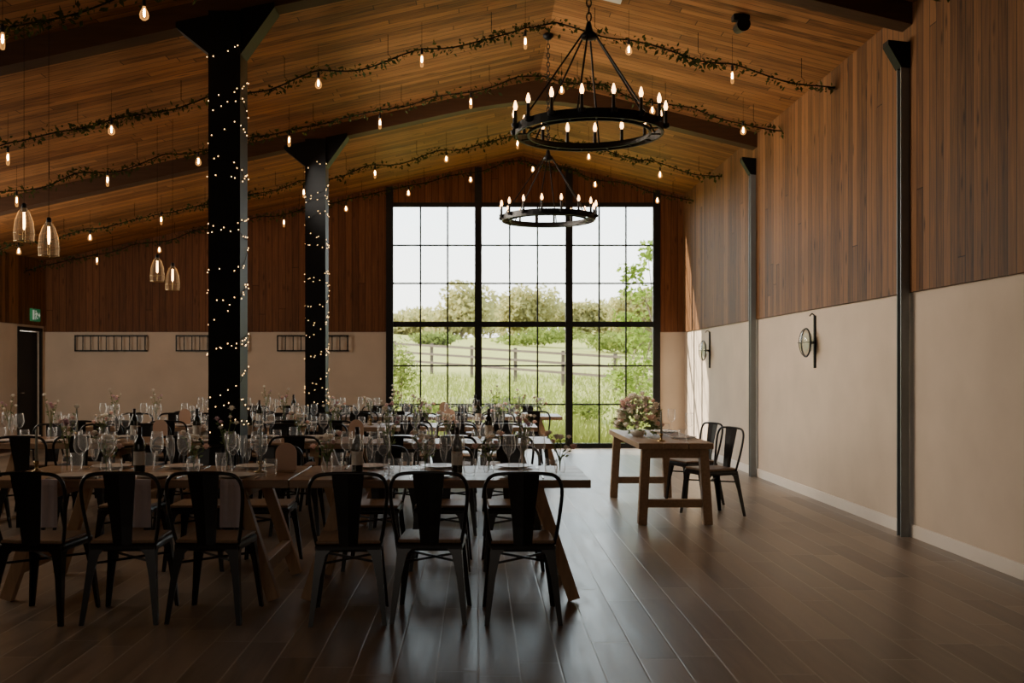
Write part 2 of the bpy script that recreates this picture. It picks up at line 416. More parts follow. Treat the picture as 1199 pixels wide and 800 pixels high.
# coat racks on end wall
def rack(loc, label):
    o = thing('coat_rack', label, 'coat rack', loc, 0, 'coat racks on the end wall')
    q = MB(); W, H = 1.26, .27
    q.span((-W/2,-.10,-.012),(W/2,-.085,.012)); q.span((-W/2,-.02,-.012),(W/2,0,.012)); q.span((-W/2,-.10,H-.012),(W/2,-.085,H+.012)); q.span((-W/2,-.02,H-.012),(W/2,0,H+.012))
    for s in (-1,1):
        q.span((s*W/2-.012,-.10,-.012),(s*W/2+.012,-.085,H)); q.span((s*W/2-.012,-.10,-.012),(s*W/2+.012,0,.012)); q.span((s*W/2-.012,-.1,H-.012),(s*W/2+.012,0,H+.012))
    q.obj('frame', M_black, o)
    for i in range(1,9):
        q = MB(); x = -W/2+W*i/9; q.span((x-.008,-.098,0),(x+.008,-.086,H)); q.obj('bar', M_black, o)
    return o
for px, lb in ((131,'black metal coat rack on the end wall, leftmost of three'),(249,'black metal coat rack partly behind the nearer black column'),(367,'black metal coat rack partly behind the farther black column')):
    rack(((px-560)*18/1166,YB,1.76), lb)

# wall lanterns on right wall
def sconce(y, label):
    o = thing('wall_lantern', label, 'wall lamp', (XR,y,1.73), 0, 'round wall lamps on the right wall')
    q = MB(); q.span((-.025,-.013,-.28),(0,.013,.30)); q.obj('back_bar', M_black, o)
    q = MB(); q.tube([(-.025,0,0),(-.09,0,0)], .016); q.obj('arm', M_black, o)
    q = MB(); q.tube([(-.015,0,.30),(-.06,-.05,.32),(-.10,-.10,.29)], .007); q.obj('top_hook', M_black, o)
    q = MB(); q.tube([(-.11,.155*math.cos(2*PI*i/32),.155*math.sin(2*PI*i/32)) for i in range(32)], .010, 8, True); q.obj('rim', M_black, o, True)
    q = MB(); q.loft([[Vector((x,r*math.cos(2*PI*i/24),r*math.sin(2*PI*i/24))) for i in range(24)] for r, x in ((.02,-.085),(.07,-.09),(.105,-.105),(.102,-.11),(.06,-.098),(.02,-.095))]); q.obj('reflector', M_refl, o, True)
    q = MB(); q.loft([[Vector((x,r*math.cos(2*PI*i/24),r*math.sin(2*PI*i/24))) for i in range(24)] for r, x in ((.03,-.05),(.11,-.07),(.147,-.112),(.14,-.135),(.10,-.16),(.03,-.175))], cap=True); q.obj('glass', M_lens, o, True)
    q = MB()
    for a in (0, PI/2):
        q.tube([(-.112-.075*math.cos(t_),.155*math.sin(t_)*math.cos(a),.155*math.sin(t_)*math.sin(a)) for t_ in [-PI/2+PI*i/14 for i in range(15)]], .004, 6)
    q.obj('cage', M_black, o, True)
sconce(11.0, 'round glass wall lamp between the two grey steel posts')
sconce(16.0, 'round glass wall lamp beside the big window')

# ------------------------------------------------------------------ garlands and bulbs
def garland(y, x1, label, seed):
    random.seed(seed)
    o = thing('garland', label, 'garland', (0,y,0), 0, 'leafy garlands across the ceiling')
    P = []; x = x1
    xs0 = XL+.05; n = int((x1-xs0)/.08)
    for i in range(n+1):
        x = x1-(x1-xs0)*i/n
        z = ceil(x)-.23-.05*abs(math.sin((x1-x)/1.07*PI))+.015*math.sin(x*7+seed)
        P.append(Vector((x, .03*math.sin(x*5+seed), z)))
    q = MB(); q.tube(P, .008, 5); q.obj('vine', M_wire, o)
    q = MB()
    for p in P:
        dens = 7 + int(8*max(0, math.sin(p.x*3.1+seed)+math.sin(p.x*1.3)))
        for j in range(dens):
            a = p + Vector((random.uniform(-.05,.05), random.gauss(0,.024), random.gauss(-.006,.029)))
            L = random.uniform(.03,.078); q.leaf(a, rv()+Vector((0,0,-.2)), rv(), L, L*.52)
    q.obj('leaves', M_vine, o, normals=False)
    xx = x1-.35
    while xx > xs0:
        q = MB(); zg = ceil(xx)-.25
        q.tube([(xx,0,ceil(xx)),(xx,0,zg+.05),(xx+.03,0,zg+.02),(xx+.02,0,zg-.03),(xx-.02,0,zg-.03)], .003, 5); q.obj('hanger', M_wire, o); xx -= 1.07
GR = [(10.3, 2.59, 1.055, 'the second leafy garland'),(12.1, 3.18, 1.09, 'the third leafy garland'),(15.1, 2.73, 1.07, 'the fourth leafy garland'),(17.1, 3.05, 1.06, 'the garland beside the window wall'),(7.6, -2.50, 1.06, 'the leafy garland nearest the camera')]
GN = ['leafy garland across the ceiling just beyond the nearer roof beam','leafy garland across the ceiling just before the farther roof beam','leafy garland across the ceiling just beyond the farther roof beam','leafy garland across the ceiling closest to the window wall','leafy garland across the ceiling nearest the camera, at upper left']
protos = {}
for gi, (y, x0, sp, nm) in enumerate(GR):
    garland(y, XR-.035, GN[gi], gi*3+1)
    x = x0; kx = 0; random.seed(50+gi)
    while x > XL+.4:
        if gi == 4 and x < -4: break
        drop = random.uniform(.26,.34)
        zt = ceil(x)-drop
        o = thing('pendant_bulb', ('glowing bare bulb, %s from the right wall on %s' if gi < 4 else 'glowing bare bulb, %s from the right on %s') % (ORD[kx], nm), 'light bulb', (x,y-.15,zt), 0, 'bare bulbs hanging along the garlands')
        key = random.choice(('round','tube','round'))
        q = MB(); q.tube([(0,0,0),(0,0,drop)], .0017, 5); q.obj('cord', M_wire, o)
        if key not in protos:
            q = MB(); q.lathe([(.011,0),(.014,-.02),(.014,-.06),(.011,-.065)], 10); s_ = q.obj('socket', M_black, o, True)
            q = MB()
            if key == 'round': q.lathe([(.011,-.065),(.015,-.08),(.030,-.108),(.035,-.130),(.031,-.152),(.016,-.166),(.001,-.169)], 12)
            else: q.lathe([(.011,-.065),(.015,-.08),(.017,-.11),(.018,-.17),(.014,-.19),(.001,-.196)], 10)
            b_ = q.obj('bulb', M_bulbg, o, True)
            q = MB(); q.lathe([(.003,-.08),(.007,-.095),(.009,-.12),(.007,-.138),(.002,-.145)], 8); q.obj('filament', M_core, b_, True)
            protos[key] = (s_, b_)
        else:
            for ch in protos[key]:
                cc = copy_tree(ch, o)
        x -= sp; kx += 1

# ------------------------------------------------------------------ chandeliers
def chandelier(y, label):
    z = 3.13; R = .518
    o = thing('chandelier', label, 'chandelier', (RX,y,z), 0, 'ring chandeliers')
    q = MB(); q.lathe([(R,0),(R+.014,0),(R+.014,.066),(R,.066)], 48, closed=True); q.obj('ring', M_black, o)
    q = MB(); q.lathe([(R-.085,.0),(R-.073,.0),(R-.073,.022),(R-.085,.022)], 48, closed=True)
    for i in range(16):
        a = 2*PI*i/16; q.beam(((R-.078)*math.cos(a),(R-.078)*math.sin(a),.012),(R*math.cos(a),R*math.sin(a),.012), .010,.010)
    q.obj('inner_ring', M_black, o)
    cp = None
    for i in range(16):
        a = 2*PI*(i+.5)/16; pos = ((R+.028)*math.cos(a),(R+.028)*math.sin(a),.05)
        if cp is None:
            q = MB(); q.lathe([(.006,-.025),(.024,-.018),(.029,.010),(.013,.010),(.012,.105),(.007,.107)], 10); cp = q.obj('candle_sleeve', M_black, o)
            q = MB(); q.lathe([(.008,.107),(.013,.12),(.015,.133),(.010,.155),(.004,.173),(.001,.177)], 10); q.obj('bulb', M_flame, cp, True)
            cc = cp
        else:
            cc = copy_tree(cp, o)
        cc.location = pos
    for i in range(6):
        a = 2*PI*(i+.25)/6
        q = MB(); q.tube([(R*math.cos(a),R*math.sin(a),.055),(.05*math.cos(a),.05*math.sin(a),.73)], .007, 6); q.obj('rod', M_black, o)
    q = MB(); q.lathe([(.02,.69),(.06,.705),(.06,.73),(.03,.755),(.016,.82),(.001,.83)], 14); q.obj('collar', M_black, o, True)
    q = MB(); zc = .83; top = RZ-z-.06; i = 0
    while zc < top-.02:
        pts = []
        for k2 in range(10):
            a = 2*PI*k2/10; u = .017*math.cos(a); vz = .034*math.sin(a)
            pts.append((u,0,zc+.028+vz) if i % 2 == 0 else (0,u,zc+.028+vz))
        q.tube(pts, .005, 5, True); zc += .052; i += 1
    q.obj('chain', M_black, o)
    q = MB(); q.lathe([(.06,top+.058),(.06,top+.02),(.03,top-.01),(.001,top-.015)], 16); q.obj('ceiling_rose', M_black, o, True)
chandelier(7.2, 'large black ring chandelier with candle bulbs, nearest the camera')
chandelier(11.4, 'black ring chandelier with candle bulbs, farther back before the window')

# glass pendants at the left
def pendant(px, py, y, label):
    x = (px-560)*y/1166; z = 1.45+(431-py)*y/1166
    o = thing('glass_pendant', label, 'pendant lamp', (x,y,z), 0, 'clear glass pendants')
    q = MB(); q.tube([(0,0,.19),(0,0,ceil(x)-z)], .002, 5); q.obj('cord', M_wire, o)
    q = MB(); q.lathe([(.013,.19),(.019,.18),(.021,.14),(.016,.115)], 12); q.obj('cap', M_black, o, True)
    q = MB(); seg = 10; rings = []
    for r, zz in [(.022,.15),(.046,.115),(.072,.04),(.084,-.06),(.078,-.125)]:
        rings.append([Vector((r*math.cos(2*PI*k/seg),r*math.sin(2*PI*k/seg),zz)) for k in range(seg)])
    q.loft(rings, cap=False); sh = q.obj('shade', M_pglow, o)
    q = MB(); q.tube([(.079*math.cos(2*PI*i/seg),.079*math.sin(2*PI*i/seg),-.125) for i in range(seg)], .003, 5, True)
    q.tube([(.0845*math.cos(2*PI*i/seg),.0845*math.sin(2*PI*i/seg),-.06) for i in range(seg)], .0018, 5, True)
    for k in range(seg):
        a = 2*PI*k/seg; q.tube([(r*math.cos(a),r*math.sin(a),zz) for r, zz in [(.0225,.15),(.0465,.115),(.0725,.04),(.0845,-.06),(.0785,-.125)]], .0016, 4)
    q.obj('shade_edge', M_brass, sh)
    q = MB(); q.lathe([(.009,.115),(.010,.08),(.011,.03),(.010,-.01),(.005,-.025),(.001,-.03)], 10); q.obj('bulb', M_fil, o, True)
pendant(28,265,8.2,'clear glass bell pendant at far left, left of the nearer pair')
pendant(57,282,8.1,'clear glass bell pendant at far left, right of the nearer pair')
pendant(184,317,11.6,'clear glass bell pendant, left of the farther pair')
pendant(202,327,11.5,'clear glass bell pendant, right of the farther pair')

# ceiling spot and panel
o = thing('ceiling_spotlight', 'small black spotlight on the ceiling near the upper right beam', 'spotlight', (2.53,9.6,ceil(2.53)))
q = MB(); q.box((0,0,-.03),(.16,.1,.06), bevel=.01); q.obj('bracket', M_spot, o)
q = MB(); q.tube([(0,.1,-.10),(0,-.12,-.13)], [.05,.065], 14); q.obj('lamp_body', M_spot, o)
o = thing('ceiling_panel', 'white flat panel on the ceiling beside the ridge', 'ceiling panel', (1.13,9.75,ceil(1.13)-.01))
q = MB(); q.box((0,0,0),(.62,.5,.03),(0,math.atan(.245),0), bevel=.005); q.obj('panel', M_white_panel, o)

# ------------------------------------------------------------------ chairs
def make_chair():
    o = thing('cafe_chair', '', 'chair')
    q = MB(); q.box((0,0,.458),(.365,.365,.02), bevel=.008); q.obj('seat', M_seat, o)
    q = MB(); q.box((0,0,.425),(.38,.38,.045), bevel=.014); q.obj('seat_frame', M_chair, o)
    for sx in (-1,1):
        for sy in (1,-1):
            q = MB(); rings = []
            yb = .22 if sy > 0 else .255
            for tt, wd in ((0,.105),(.12,.058),(.4,.040),(1,.026)):
                px = sx*(.182+(.220-.182)*tt); py = sy*(.186+(yb-.186)*tt); z = .44*(1-tt); th_ = .011
                rings.append([Vector((px+a*sx,py+b_*sy,z)) for a, b_ in ((0,0),(-wd,0),(-wd,-th_),(-th_,-th_),(-th_,-wd),(0,-wd))])
            q.loft(rings); q.obj('leg', M_chair, o)
    q = MB(); q.beam((-.185,-.19,.335),(.185,.185,.335), .014,.006); q.beam((.185,-.19,.342),(-.185,.185,.342), .014,.006); q.obj('cross_brace', M_chair, o)
    half = [(.178,-.165,.44),(.195,-.178,.52),(.210,-.2,.63),(.219,-.217,.73),(.213,-.229,.795),(.180,-.237,.840),(.115,-.24,.854),(0,-.24,.857)]
    pts = catmull(half+[(-x,y,z) for x, y, z in half[::-1][1:]], 3)
    q = MB(); q.tube(pts, .011, 8); q.obj('back_frame', M_chair, o, True)
    q = MB(); rings = []
    for z, y, wd in ((.44,-.18,.105),(.55,-.192,.12),(.68,-.212,.145),(.79,-.23,.17),(.85,-.24,.18)):
        rings.append([Vector((-wd/2,y-.004,z)),Vector((0,y-.012,z)),Vector((wd/2,y-.004,z)),Vector((wd/2,y+.004,z)),Vector((0,y-.004,z)),Vector((-wd/2,y+.004,z))])
    q.loft(rings); q.obj('back_splat', M_chair, o)
    return o
CH = make_chair()

# ------------------------------------------------------------------ tables
TL, TW, TH = 1.86, .90, .76
def make_table():
    o = thing('trestle_table', '', 'table')
    q = MB()
    for i in range(4):
        wv = TW/4; q.box((0,-TW/2+wv*(i+.5),TH-.0255),(TL-.006*(i%2),wv-.003,.051), bevel=.004)
    q.obj('table_top', M_top, o)
    for s in (-1,1):
        for t_ in (-1,1):
            q = MB(); q.beam((s*(TL/2-.33),t_*.36,TH-.052),(s*(TL/2-.10),t_*.39,.012), .075,.065, .004); q.obj('leg', M_leg, o)
        q = MB(); q.span((s*(TL/2-.33)-.045,-.42,TH-.125),(s*(TL/2-.33)+.045,.42,TH-.052), .004); q.obj('top_rail', M_leg, o)
        xm = s*(TL/2-.165); q = MB(); q.span((xm-.03,-.38,.17),(xm+.03,.38,.25), .004); q.obj('stretcher', M_leg, o)
    return o
TB = make_table()

# tableware prototypes
def make_wine():
    o = thing('wine_glass', '', 'glass')
    q = MB(); q.lathe([(.036,0),(.036,.003),(.009,.008)], 16); q.obj('foot', M_glass, o, True)
    q = MB(); q.lathe([(.009,.008),(.0048,.02),(.0048,.115),(.009,.128)], 8); q.obj('stem', M_glass, o, True)
    q = MB(); q.lathe_open([(.007,.126),(.025,.138),(.040,.164),(.0435,.188),(.040,.228),(.035,.260),(.033,.260),(.038,.228),(.0415,.188),(.038,.165)], 18); q.obj('bowl', M_glass, o, True)
    return o
def make_flute():
    o = thing('champagne_flute', '', 'glass')
    q = MB(); q.lathe([(.031,0),(.031,.003),(.007,.008)], 14); q.obj('foot', M_glass, o, True)
    q = MB(); q.lathe([(.007,.008),(.004,.02),(.004,.08),(.006,.09)], 8); q.obj('stem', M_glass, o, True)
    q = MB(); q.lathe_open([(.006,.088),(.018,.11),(.024,.15),(.024,.19),(.021,.235),(.0195,.235),(.0225,.19),(.0225,.15),(.017,.112)], 14); q.obj('bowl', M_glass, o, True)
    return o
def make_tumbler():
    q = MB(); q.lathe_open([(.001,.0),(.031,.0),(.037,.02),(.042,.06),(.040,.11),(.038,.11),(.040,.06),(.034,.022),(.001,.012)], 16)
    o = q.obj('tumbler', M_glass, None, True); tag(o, '', 'glass'); return o
def make_plate():
    q = MB(); q.lathe([(.07,0),(.075,.002),(.13,.016),(.132,.02),(.128,.02),(.075,.007),(.001,.006)], 24)
    o = q.obj('side_plate', M_plate, None, True); tag(o, '', 'plate'); return o
def make_bottle():
    o = thing('wine_bottle', '', 'bottle')
    q = MB(); q.lathe([(.034,0),(.037,.006),(.037,.18),(.032,.205),(.016,.235),(.014,.27)], 18); q.obj('glass_body', M_bottle, o, True)
    q = MB(); q.lathe([(.0145,.245),(.0155,.25),(.0155,.30),(.001,.301)], 14); q.obj('foil', M_foil, o, True)
    q = MB(); q.lathe_open([(.0376,.05),(.0376,.14)], 18); q.obj('label', M_label, o, True)
    return o
def make_candle():
    o = thing('taper_candle', '', 'candle')
    q = MB(); q.lathe([(.04,0),(.042,.006),(.012,.014),(.01,.05),(.018,.055),(.018,.075),(.001,.076)], 14); q.obj('holder', M_brass, o, True)
    q = MB(); q.lathe([(.010,.07),(.008,.28),(.003,.288)], 10); q.obj('candle', M_taper, o, True)
    q = MB(); q.tube([(0,0,.286),(.002,0,.30)], .0015, 4); q.obj('wick', M_wire, o)
    return o
def make_arch():
    o = thing('table_number', '', 'table sign')
    pts = [(-.07,0.012),(.07,.012)]+[(.07*math.cos(a),.125+.07*math.sin(a)) for a in [PI*i/14 for i in range(15)]]
    q = MB(); q.prism(pts, -.004, .004); q.obj('arched_board', M_arch, o)
    q = MB(); q.box((0,0,.008),(.12,.04,.016), bevel=.003); q.obj('foot', M_leg, o)
    return o
def bloom(q, c, r, seed):
    for j in range(3):
        ang = j*1.3; n = 7-j
        for i in range(n):
            a = 2*PI*i/n+ang; el = .15+.5*j
            dv = Vector((math.cos(a)*math.cos(el),math.sin(a)*math.cos(el),math.sin(el)))
            q.leaf(Vector(c)+dv*.1*r, dv, Vector((0,0,1)), r*(1.1-.15*j), r*.95)
    q.ball(c, r*.42, (1,1,.8), 1)
def make_vase(kind, seed):
    random.seed(seed)
    o = thing('flower_vase', '', 'flower vase')
    q = MB()
    if kind == 'tall': q.lathe_open([(.001,0),(.032,.0),(.036,.03),(.03,.09),(.014,.13),(.016,.16)], 16)
    else: q.lathe_open([(.001,0),(.030,.0),(.036,.03),(.036,.06),(.024,.09),(.028,.10)], 16)
    q.obj('vase', M_glass, o, True)
    n = 9 if kind != 'tall' else 6
    for i in range(n):
        a = 2*PI*i/n+random.uniform(-.3,.3)
        rad = random.uniform(.02,.066) if kind != 'tall' else random.uniform(.025,.062)
        hh = random.uniform(.15,.26) if kind != 'tall' else random.uniform(.26,.43)
        tip = Vector((rad*math.cos(a)*1.4,rad*math.sin(a),hh))
        P = catmull([(0,0,.01),(tip.x*.15,tip.y*.15,.10 if kind != 'tall' else .16),tip], 4)
        q = MB(); q.tube(P, .002, 5)
        for j in range(2):
            p = P[-2-j]; q.leaf(p, Vector((random.gauss(0,1),random.gauss(0,.4),.3)), rv(), .028, .012)
        st = q.obj('stem', M_stem, o, normals=False)
        q = MB(); r = random.uniform(.022,.036) if kind != 'tall' else random.uniform(.018,.030)
        bloom(q, tip, r, i)
        q.obj('bloom', random.choice((M_pink,M_white,M_white,M_white,M_mauve)), st, normals=False)
    q = MB()
    for i in range(12):
        a = random.uniform(0,2*PI); r = random.uniform(.012,.035); z = random.uniform(.10,.17) if kind != 'tall' else random.uniform(.15,.28)
        q.leaf((r*math.cos(a),r*math.sin(a),z), Vector((math.cos(a),math.sin(a)*.6,random.uniform(.2,1))), rv(), random.uniform(.025,.042), .016)
    q.obj('foliage', M_stem, o, normals=False)
    return o
WG, FLU, TU, PL, BO, CA, AR = make_wine(), make_flute(), make_tumbler(), make_plate(), make_bottle(), make_candle(), make_arch()
VT, VS, VM = make_vase('tall', 3), make_vase('small', 8), make_vase('tall', 21)

def make_knife():
    o = thing('table_knife', '', 'knife')
    q = MB(); q.box((0,.05,.003),(.014,.11,.003), bevel=.001); q.obj('blade', M_cutl, o)
    q = MB(); q.box((0,-.05,.0045),(.011,.09,.007), bevel=.002); q.obj('handle', M_cutl, o)
    return o
def make_fork():
    o = thing('table_fork', '', 'fork')
    q = MB(); q.box((0,-.04,.003),(.008,.12,.004), bevel=.001); q.obj('handle', M_cutl, o)
    q = MB(); q.box((0,.035,.004),(.02,.03,.003), bevel=.001)
    for i in range(4): q.box((-.0081+.0054*i,.07,.004),(.0028,.045,.002))
    q.obj('tines', M_cutl, o)
    return o
KN, FK = make_knife(), make_fork()

Y0 = [6.13, 9.1, 11.6, 14.1]
ROW = ['nearest','second','third','farthest']
TC = [[-.235,-2.10],[-.235,-2.10,-3.965],[-.235,-2.10,-3.965],[.265,-1.60,-3.465]]
FR = [(.02,-.02),(-.05,.01),(.07,-.03),(-.06,.0),(.04,-.01),(-.08,-.02)]
random.seed(11)
for r in range(4):
    y0 = Y0[r]; yc = y0+TW/2; rn = ROW[r]; n = 0
    for ti, tx in enumerate(TC[r]):
        place(TB, (tx,yc,0), 0, 'long timber trestle table, %s from the aisle in the %s row' % (ORD[ti], rn), 'long trestle tables')
        for j, dx in enumerate((.5,0,-.5)):
            x = tx+dx; od = ORD[n]; n += 1
            if r == 0: x = [.25,-.27,-.75,-1.54,-2.035,-2.53][n-1]
            for side in (-1, 1):
                sd = 'camera' if side < 0 else 'window'
                ycs = y0-.265 if side < 0 else y0+TW+.27
                ro = random.uniform(-.03,.03)
                cx = x+random.uniform(-.006,.006)
                if r == 0 and side < 0: cx = x; ro, dy = FR[n-1]; ycs += dy
                hit = r == 1 and side < 0 and abs(cx-CX) < .40
                if not hit:
                    place(CH, (cx,ycs,0), (0 if side < 0 else PI)+ro, 'black metal chair, %s from the aisle on the %s side of the %s row' % (od, sd, rn), 'black metal chairs at the %s table row' % rn)
                e = 'at the %s %s-side place from the aisle, %s row' % (od, sd, rn)
                yy = y0+.155 if side < 0 else y0+TW-.155
                f = -side
                place(PL, (x,yy,TH), 0, 'pale side plate %s' % e, 'side plates')
                place(WG, (x+f*.14,yy+f*.13,TH), 0, 'clear stemmed wine glass %s' % e, 'wine glasses')
                place(FLU, (x+f*.045,yy+f*.165,TH), 0, 'slim champagne flute %s' % e, 'champagne flutes')
                place(TU, (x+f*.215,yy+f*.07,TH), 0, 'clear stemless tumbler %s' % e, 'water tumblers')
                if r == 0:
                    place(WG, (x-f*.05,yy+f*.172,TH), 0, 'second wine glass, left, %s' % e, 'wine glasses')
                    place(KN, (x+f*.155,yy-f*.01,TH), 0 if side < 0 else PI, 'steel table knife %s' % e, 'table knives')
                    place(FK, (x-f*.155,yy,TH), 0 if side < 0 else PI, 'steel table fork %s' % e, 'table forks')
# centre pieces: (kind, x)
CENT = [
 [('VS',.54),('VM',.30),('VS',.07),('BO',-.14),('VS',-.35),('VT',-.59),('BO',-.80),('VS',-1.0),('AR',-1.27),('CA',-1.44),('VT',-1.66),('VS',-1.88),('BO',-2.24),('VS',-2.46),('VM',-2.72),('CA',-2.92)],
 [('VS',.45),('BO',.1),('VS',-.3),('VT',-.60),('VM',-.86),('AR',-1.17),('VT',-1.42),('VS',-1.72),('BO',-2.2),('VM',-2.45),('BO',-2.7),('AR',-3.05),('BO',-3.3),('VS',-3.6),('CA',-3.85),('VM',-4.1),('VT',-4.5)],
 [('VT',.5),('VS',.25),('BO',0.0),('AR',-.35),('VS',-.62),('VT',-1.0),('CA',-1.3),('VS',-1.7),('VM',-2.35),('BO',-2.65),('VS',-3.1),('AR',-3.55),('VT',-3.9),('VM',-4.4)],
 [('VS',.9),('CA',.6),('VT',.25),('BO',-.05),('AR',-.5),('VS',-.85),('VM',-1.2),('VS',-1.6),('VS',-2.2),('BO',-2.7),('VT',-3.1),('VM',-3.7)]]
CP = {'VS':(VS,'low glass vase of pink and cream flowers','flower vases'),'VT':(VT,'slim vase of tall wispy flowers','flower vases'),'VM':(VM,'slim vase of tall pink flowers','flower vases'),
 'BO':(BO,'dark wine bottle with pale label','wine bottles'),'CA':(CA,'sage taper candle in brass holder','taper candles'),'AR':(AR,'arched peach table sign','arched table signs')}
for r in range(4):
    cnt = {}
    for kd, x in CENT[r]:
        i = cnt.get(kd, 0); cnt[kd] = i+1
        pr, lb, gp = CP[kd]
        place(pr, (x,Y0[r]+TW/2+random.uniform(-.004,.004),TH), 0 if kd == 'AR' else random.choice((0,PI))+random.uniform(-.15,.15), '%s, %s such from the aisle, %s row' % (lb, ORD[i], ROW[r]), gp)

# napkins draped over the near edge of the nearest row
def napkin(x, label, w_):
    q = MB(); y0 = Y0[0]; n = 8; prof = [(y0+.015,TH+.003),(y0+.008,TH+.004),(y0-.006,TH+.003),(y0-.013,TH-.03),(y0-.012,TH-.14),(y0-.016,TH-.29)]
    rings = []
    for i in range(n+1):
        u = -w_/2+w_*i/n; wav = .004*math.sin(i*1.6)
        up = [Vector((u*(1+.06*j/5),y-(y0)+wav*(j/5)-(0 if j < 3 else .001),z+.0 )) for j, (y, z) in enumerate(prof)]
        lo = [Vector((p.x,p.y+(.003 if j >= 3 else 0),p.z-(.0025 if j < 3 else 0))) for j, p in enumerate(up)]
        rings.append(up+lo[::-1])
    q.loft(rings); o = q.obj('napkin', M_nap, None, False, (x,y0,0)); tag(o, label, 'napkin', 'napkins hanging over the near table edge'); return o
napkin(-2.66, 'lilac linen napkin hanging off the table behind the leftmost chair', .14)
napkin(-2.09, 'lilac linen napkin hanging off the table behind the second chair from the left', .15)
napkin(-1.52, 'lilac linen napkin hanging off the table behind the third chair from the left', .13)

# ------------------------------------------------------------------ couple's table at the right
tx0, tx1, ty0, ty1 = 1.47, 2.16, 9.12, 11.2
sx, sy = (tx0+tx1)/2, (ty0+ty1)/2
o = thing('farmhouse_table', 'sturdy brown timber table for two standing alone near the right wall', 'table', (sx,sy,0))
hw, hl = (tx1-tx0)/2, (ty1-ty0)/2
q = MB()
for i in range(3): q.box((-hw+hw*2/3*(i+.5),0,TH-.0275),(hw*2/3-.003,2*hl,.055), bevel=.005)
q.obj('table_top', M_sw, o)
for a in (-1,1):
    for b_ in (-1,1):
        q = MB(); q.beam((a*(hw-.08),b_*(hl-.09),TH-.056),(a*(hw-.042),b_*(hl-.07),.004), .082,.082, .004); q.obj('leg', M_sw, o)
for b_ in (-1,1):
    q = MB(); q.box((0,b_*(hl-.08),.20),(2*hw-.185,.055,.075), bevel=.004); q.obj('stretcher', M_sw, o)
    q = MB(); q.box((0,b_*(hl-.088),TH-.10),(2*hw-.235,.05,.085), bevel=.004); q.obj('apron', M_sw, o)
place(CH, (2.30,9.84,0), PI/2+.36, 'black metal chair at the small right table, nearer the camera', 'chairs at the small right table')
place(CH, (2.30,10.66,0), PI/2+.30, 'black metal chair at the small right table, nearer the window', 'chairs at the small right table')
# big bouquet
random.seed(5)
o = thing('flower_arrangement', 'large loose cream, pink and green bouquet on the small right table', 'bouquet', (1.62,10.10,TH))
q = MB(); q.lathe([(.05,0),(.07,.02),(.075,.05),(.06,.06),(.001,.055)], 18); q.obj('bowl', M_plate, o, True)
q = MB()
for i in range(230):
    d_ = rv(); d_.z = abs(d_.z)*1.0-.12
    p = Vector((d_.x*.19,d_.y*.28,.10+d_.z*.25))*random.uniform(.55,1.15); p.z = max(p.z,.02)
    q.leaf(p, d_+rv()*.6, rv(), random.uniform(.05,.11), .03)
q.obj('foliage', M_stem, o, normals=False)
for i in range(92):
    d_ = rv(); d_.z = abs(d_.z)*1.15-.1
    p = Vector((d_.x*.20,d_.y*.30,.11+d_.z*.27))*random.uniform(.85,1.15); p.z = max(p.z,.04)
    q = MB(); bloom(q, p, random.uniform(.030,.060), i); q.obj('bloom', random.choice((M_pink,M_pink,M_white,M_white,M_white,M_white,M_white,M_mauve)), o, normals=False)
for i, (x, y) in enumerate(((2.0,9.74),(2.0,10.62))):
    e = ['nearer the camera','nearer the window'][i]
    place(PL, (x,y,TH), 0, 'pale side plate on the small right table, %s' % e, 'side plates')
    place(WG, (x+.02,y-.22,TH), 0, 'clear wine glass on the small right table, %s' % e, 'wine glasses')
    place(TU, (x-.06,y-.30,TH), 0, 'clear tumbler on the small right table, %s' % e, 'water tumblers')
    q = MB(); q.box((0,0,.004),(.10,.20,.004), bevel=.001); m_ = q.obj('menu_card', M_paper, None, False, (x-.02,y,TH+.019)); tag(m_, 'pale menu card on the small right table plate, %s' % e, 'menu', 'menu cards')
place(CA, (1.72,9.36,TH), 0, 'sage taper candle on the small right table', 'taper candles')

# ------------------------------------------------------------------ outdoors
def th(x, y):
    P = [(18,-.02),(19.5,-.02),(26,.40),(36,1.05),(55,2.4),(80,4.2),(110,5.0),(400,4.0)]
    for i in range(len(P)-1):
        if y <= P[i+1][0]:
            t_ = (y-P[i][0])/(P[i+1][0]-P[i][0]); return P[i][1]+(P[i+1][1]-P[i][1])*t_+.012*(y-18)*math.sin(x*.12+y*.05)
    return P[-1][1]
q = MB(); ys = [18.16,19.5,21,23,26,30,36,44,55,66,80,95,110,130,160,260,400]; vs = []
for y in ys:
    vs.append([q.bm.verts.new((-30-(y)*.6+(60+y*1.2)*i/24, y, th(-30-(y)*.6+(60+y*1.2)*i/24, y)-(0.03 if y < 19 else 0))) for i in range(25)])
for a in range(len(ys)-1):
    for b_ in range(24): q.bm.faces.new((vs[a][b_],vs[a][b_+1],vs[a+1][b_+1],vs[a+1][b_]))
struct(q.obj('ground', M_grassg, None, True), 'sloping meadow outside the window')
BS = [(470,24,384,46,'leafy green shrub outside at the left edge of the window'),(745,24,405,80,'leafy green shrub outside at the right edge of the window'),(505,56,390,80,'bush on the slope in the left window bay'),(635,66,380,120,'bush on the slope in the middle window bay'),(715,58,382,120,'bush on the slope in the right window bay'),(585,24,460,80,'low weedy bush outside the middle window bay'),(690,22.5,462,80,'low weedy bush outside the right window bay'),(500,22,468,70,'low weedy bush outside the left window bay')]
near = [((b_[0]-560)*b_[1]/1166, b_[1], b_[3]*b_[1]/1166/2*1.15+.1) for b_ in BS if b_[1] < 40]+[(3.3,20.3,.85)]
random.seed(31); q = MB()
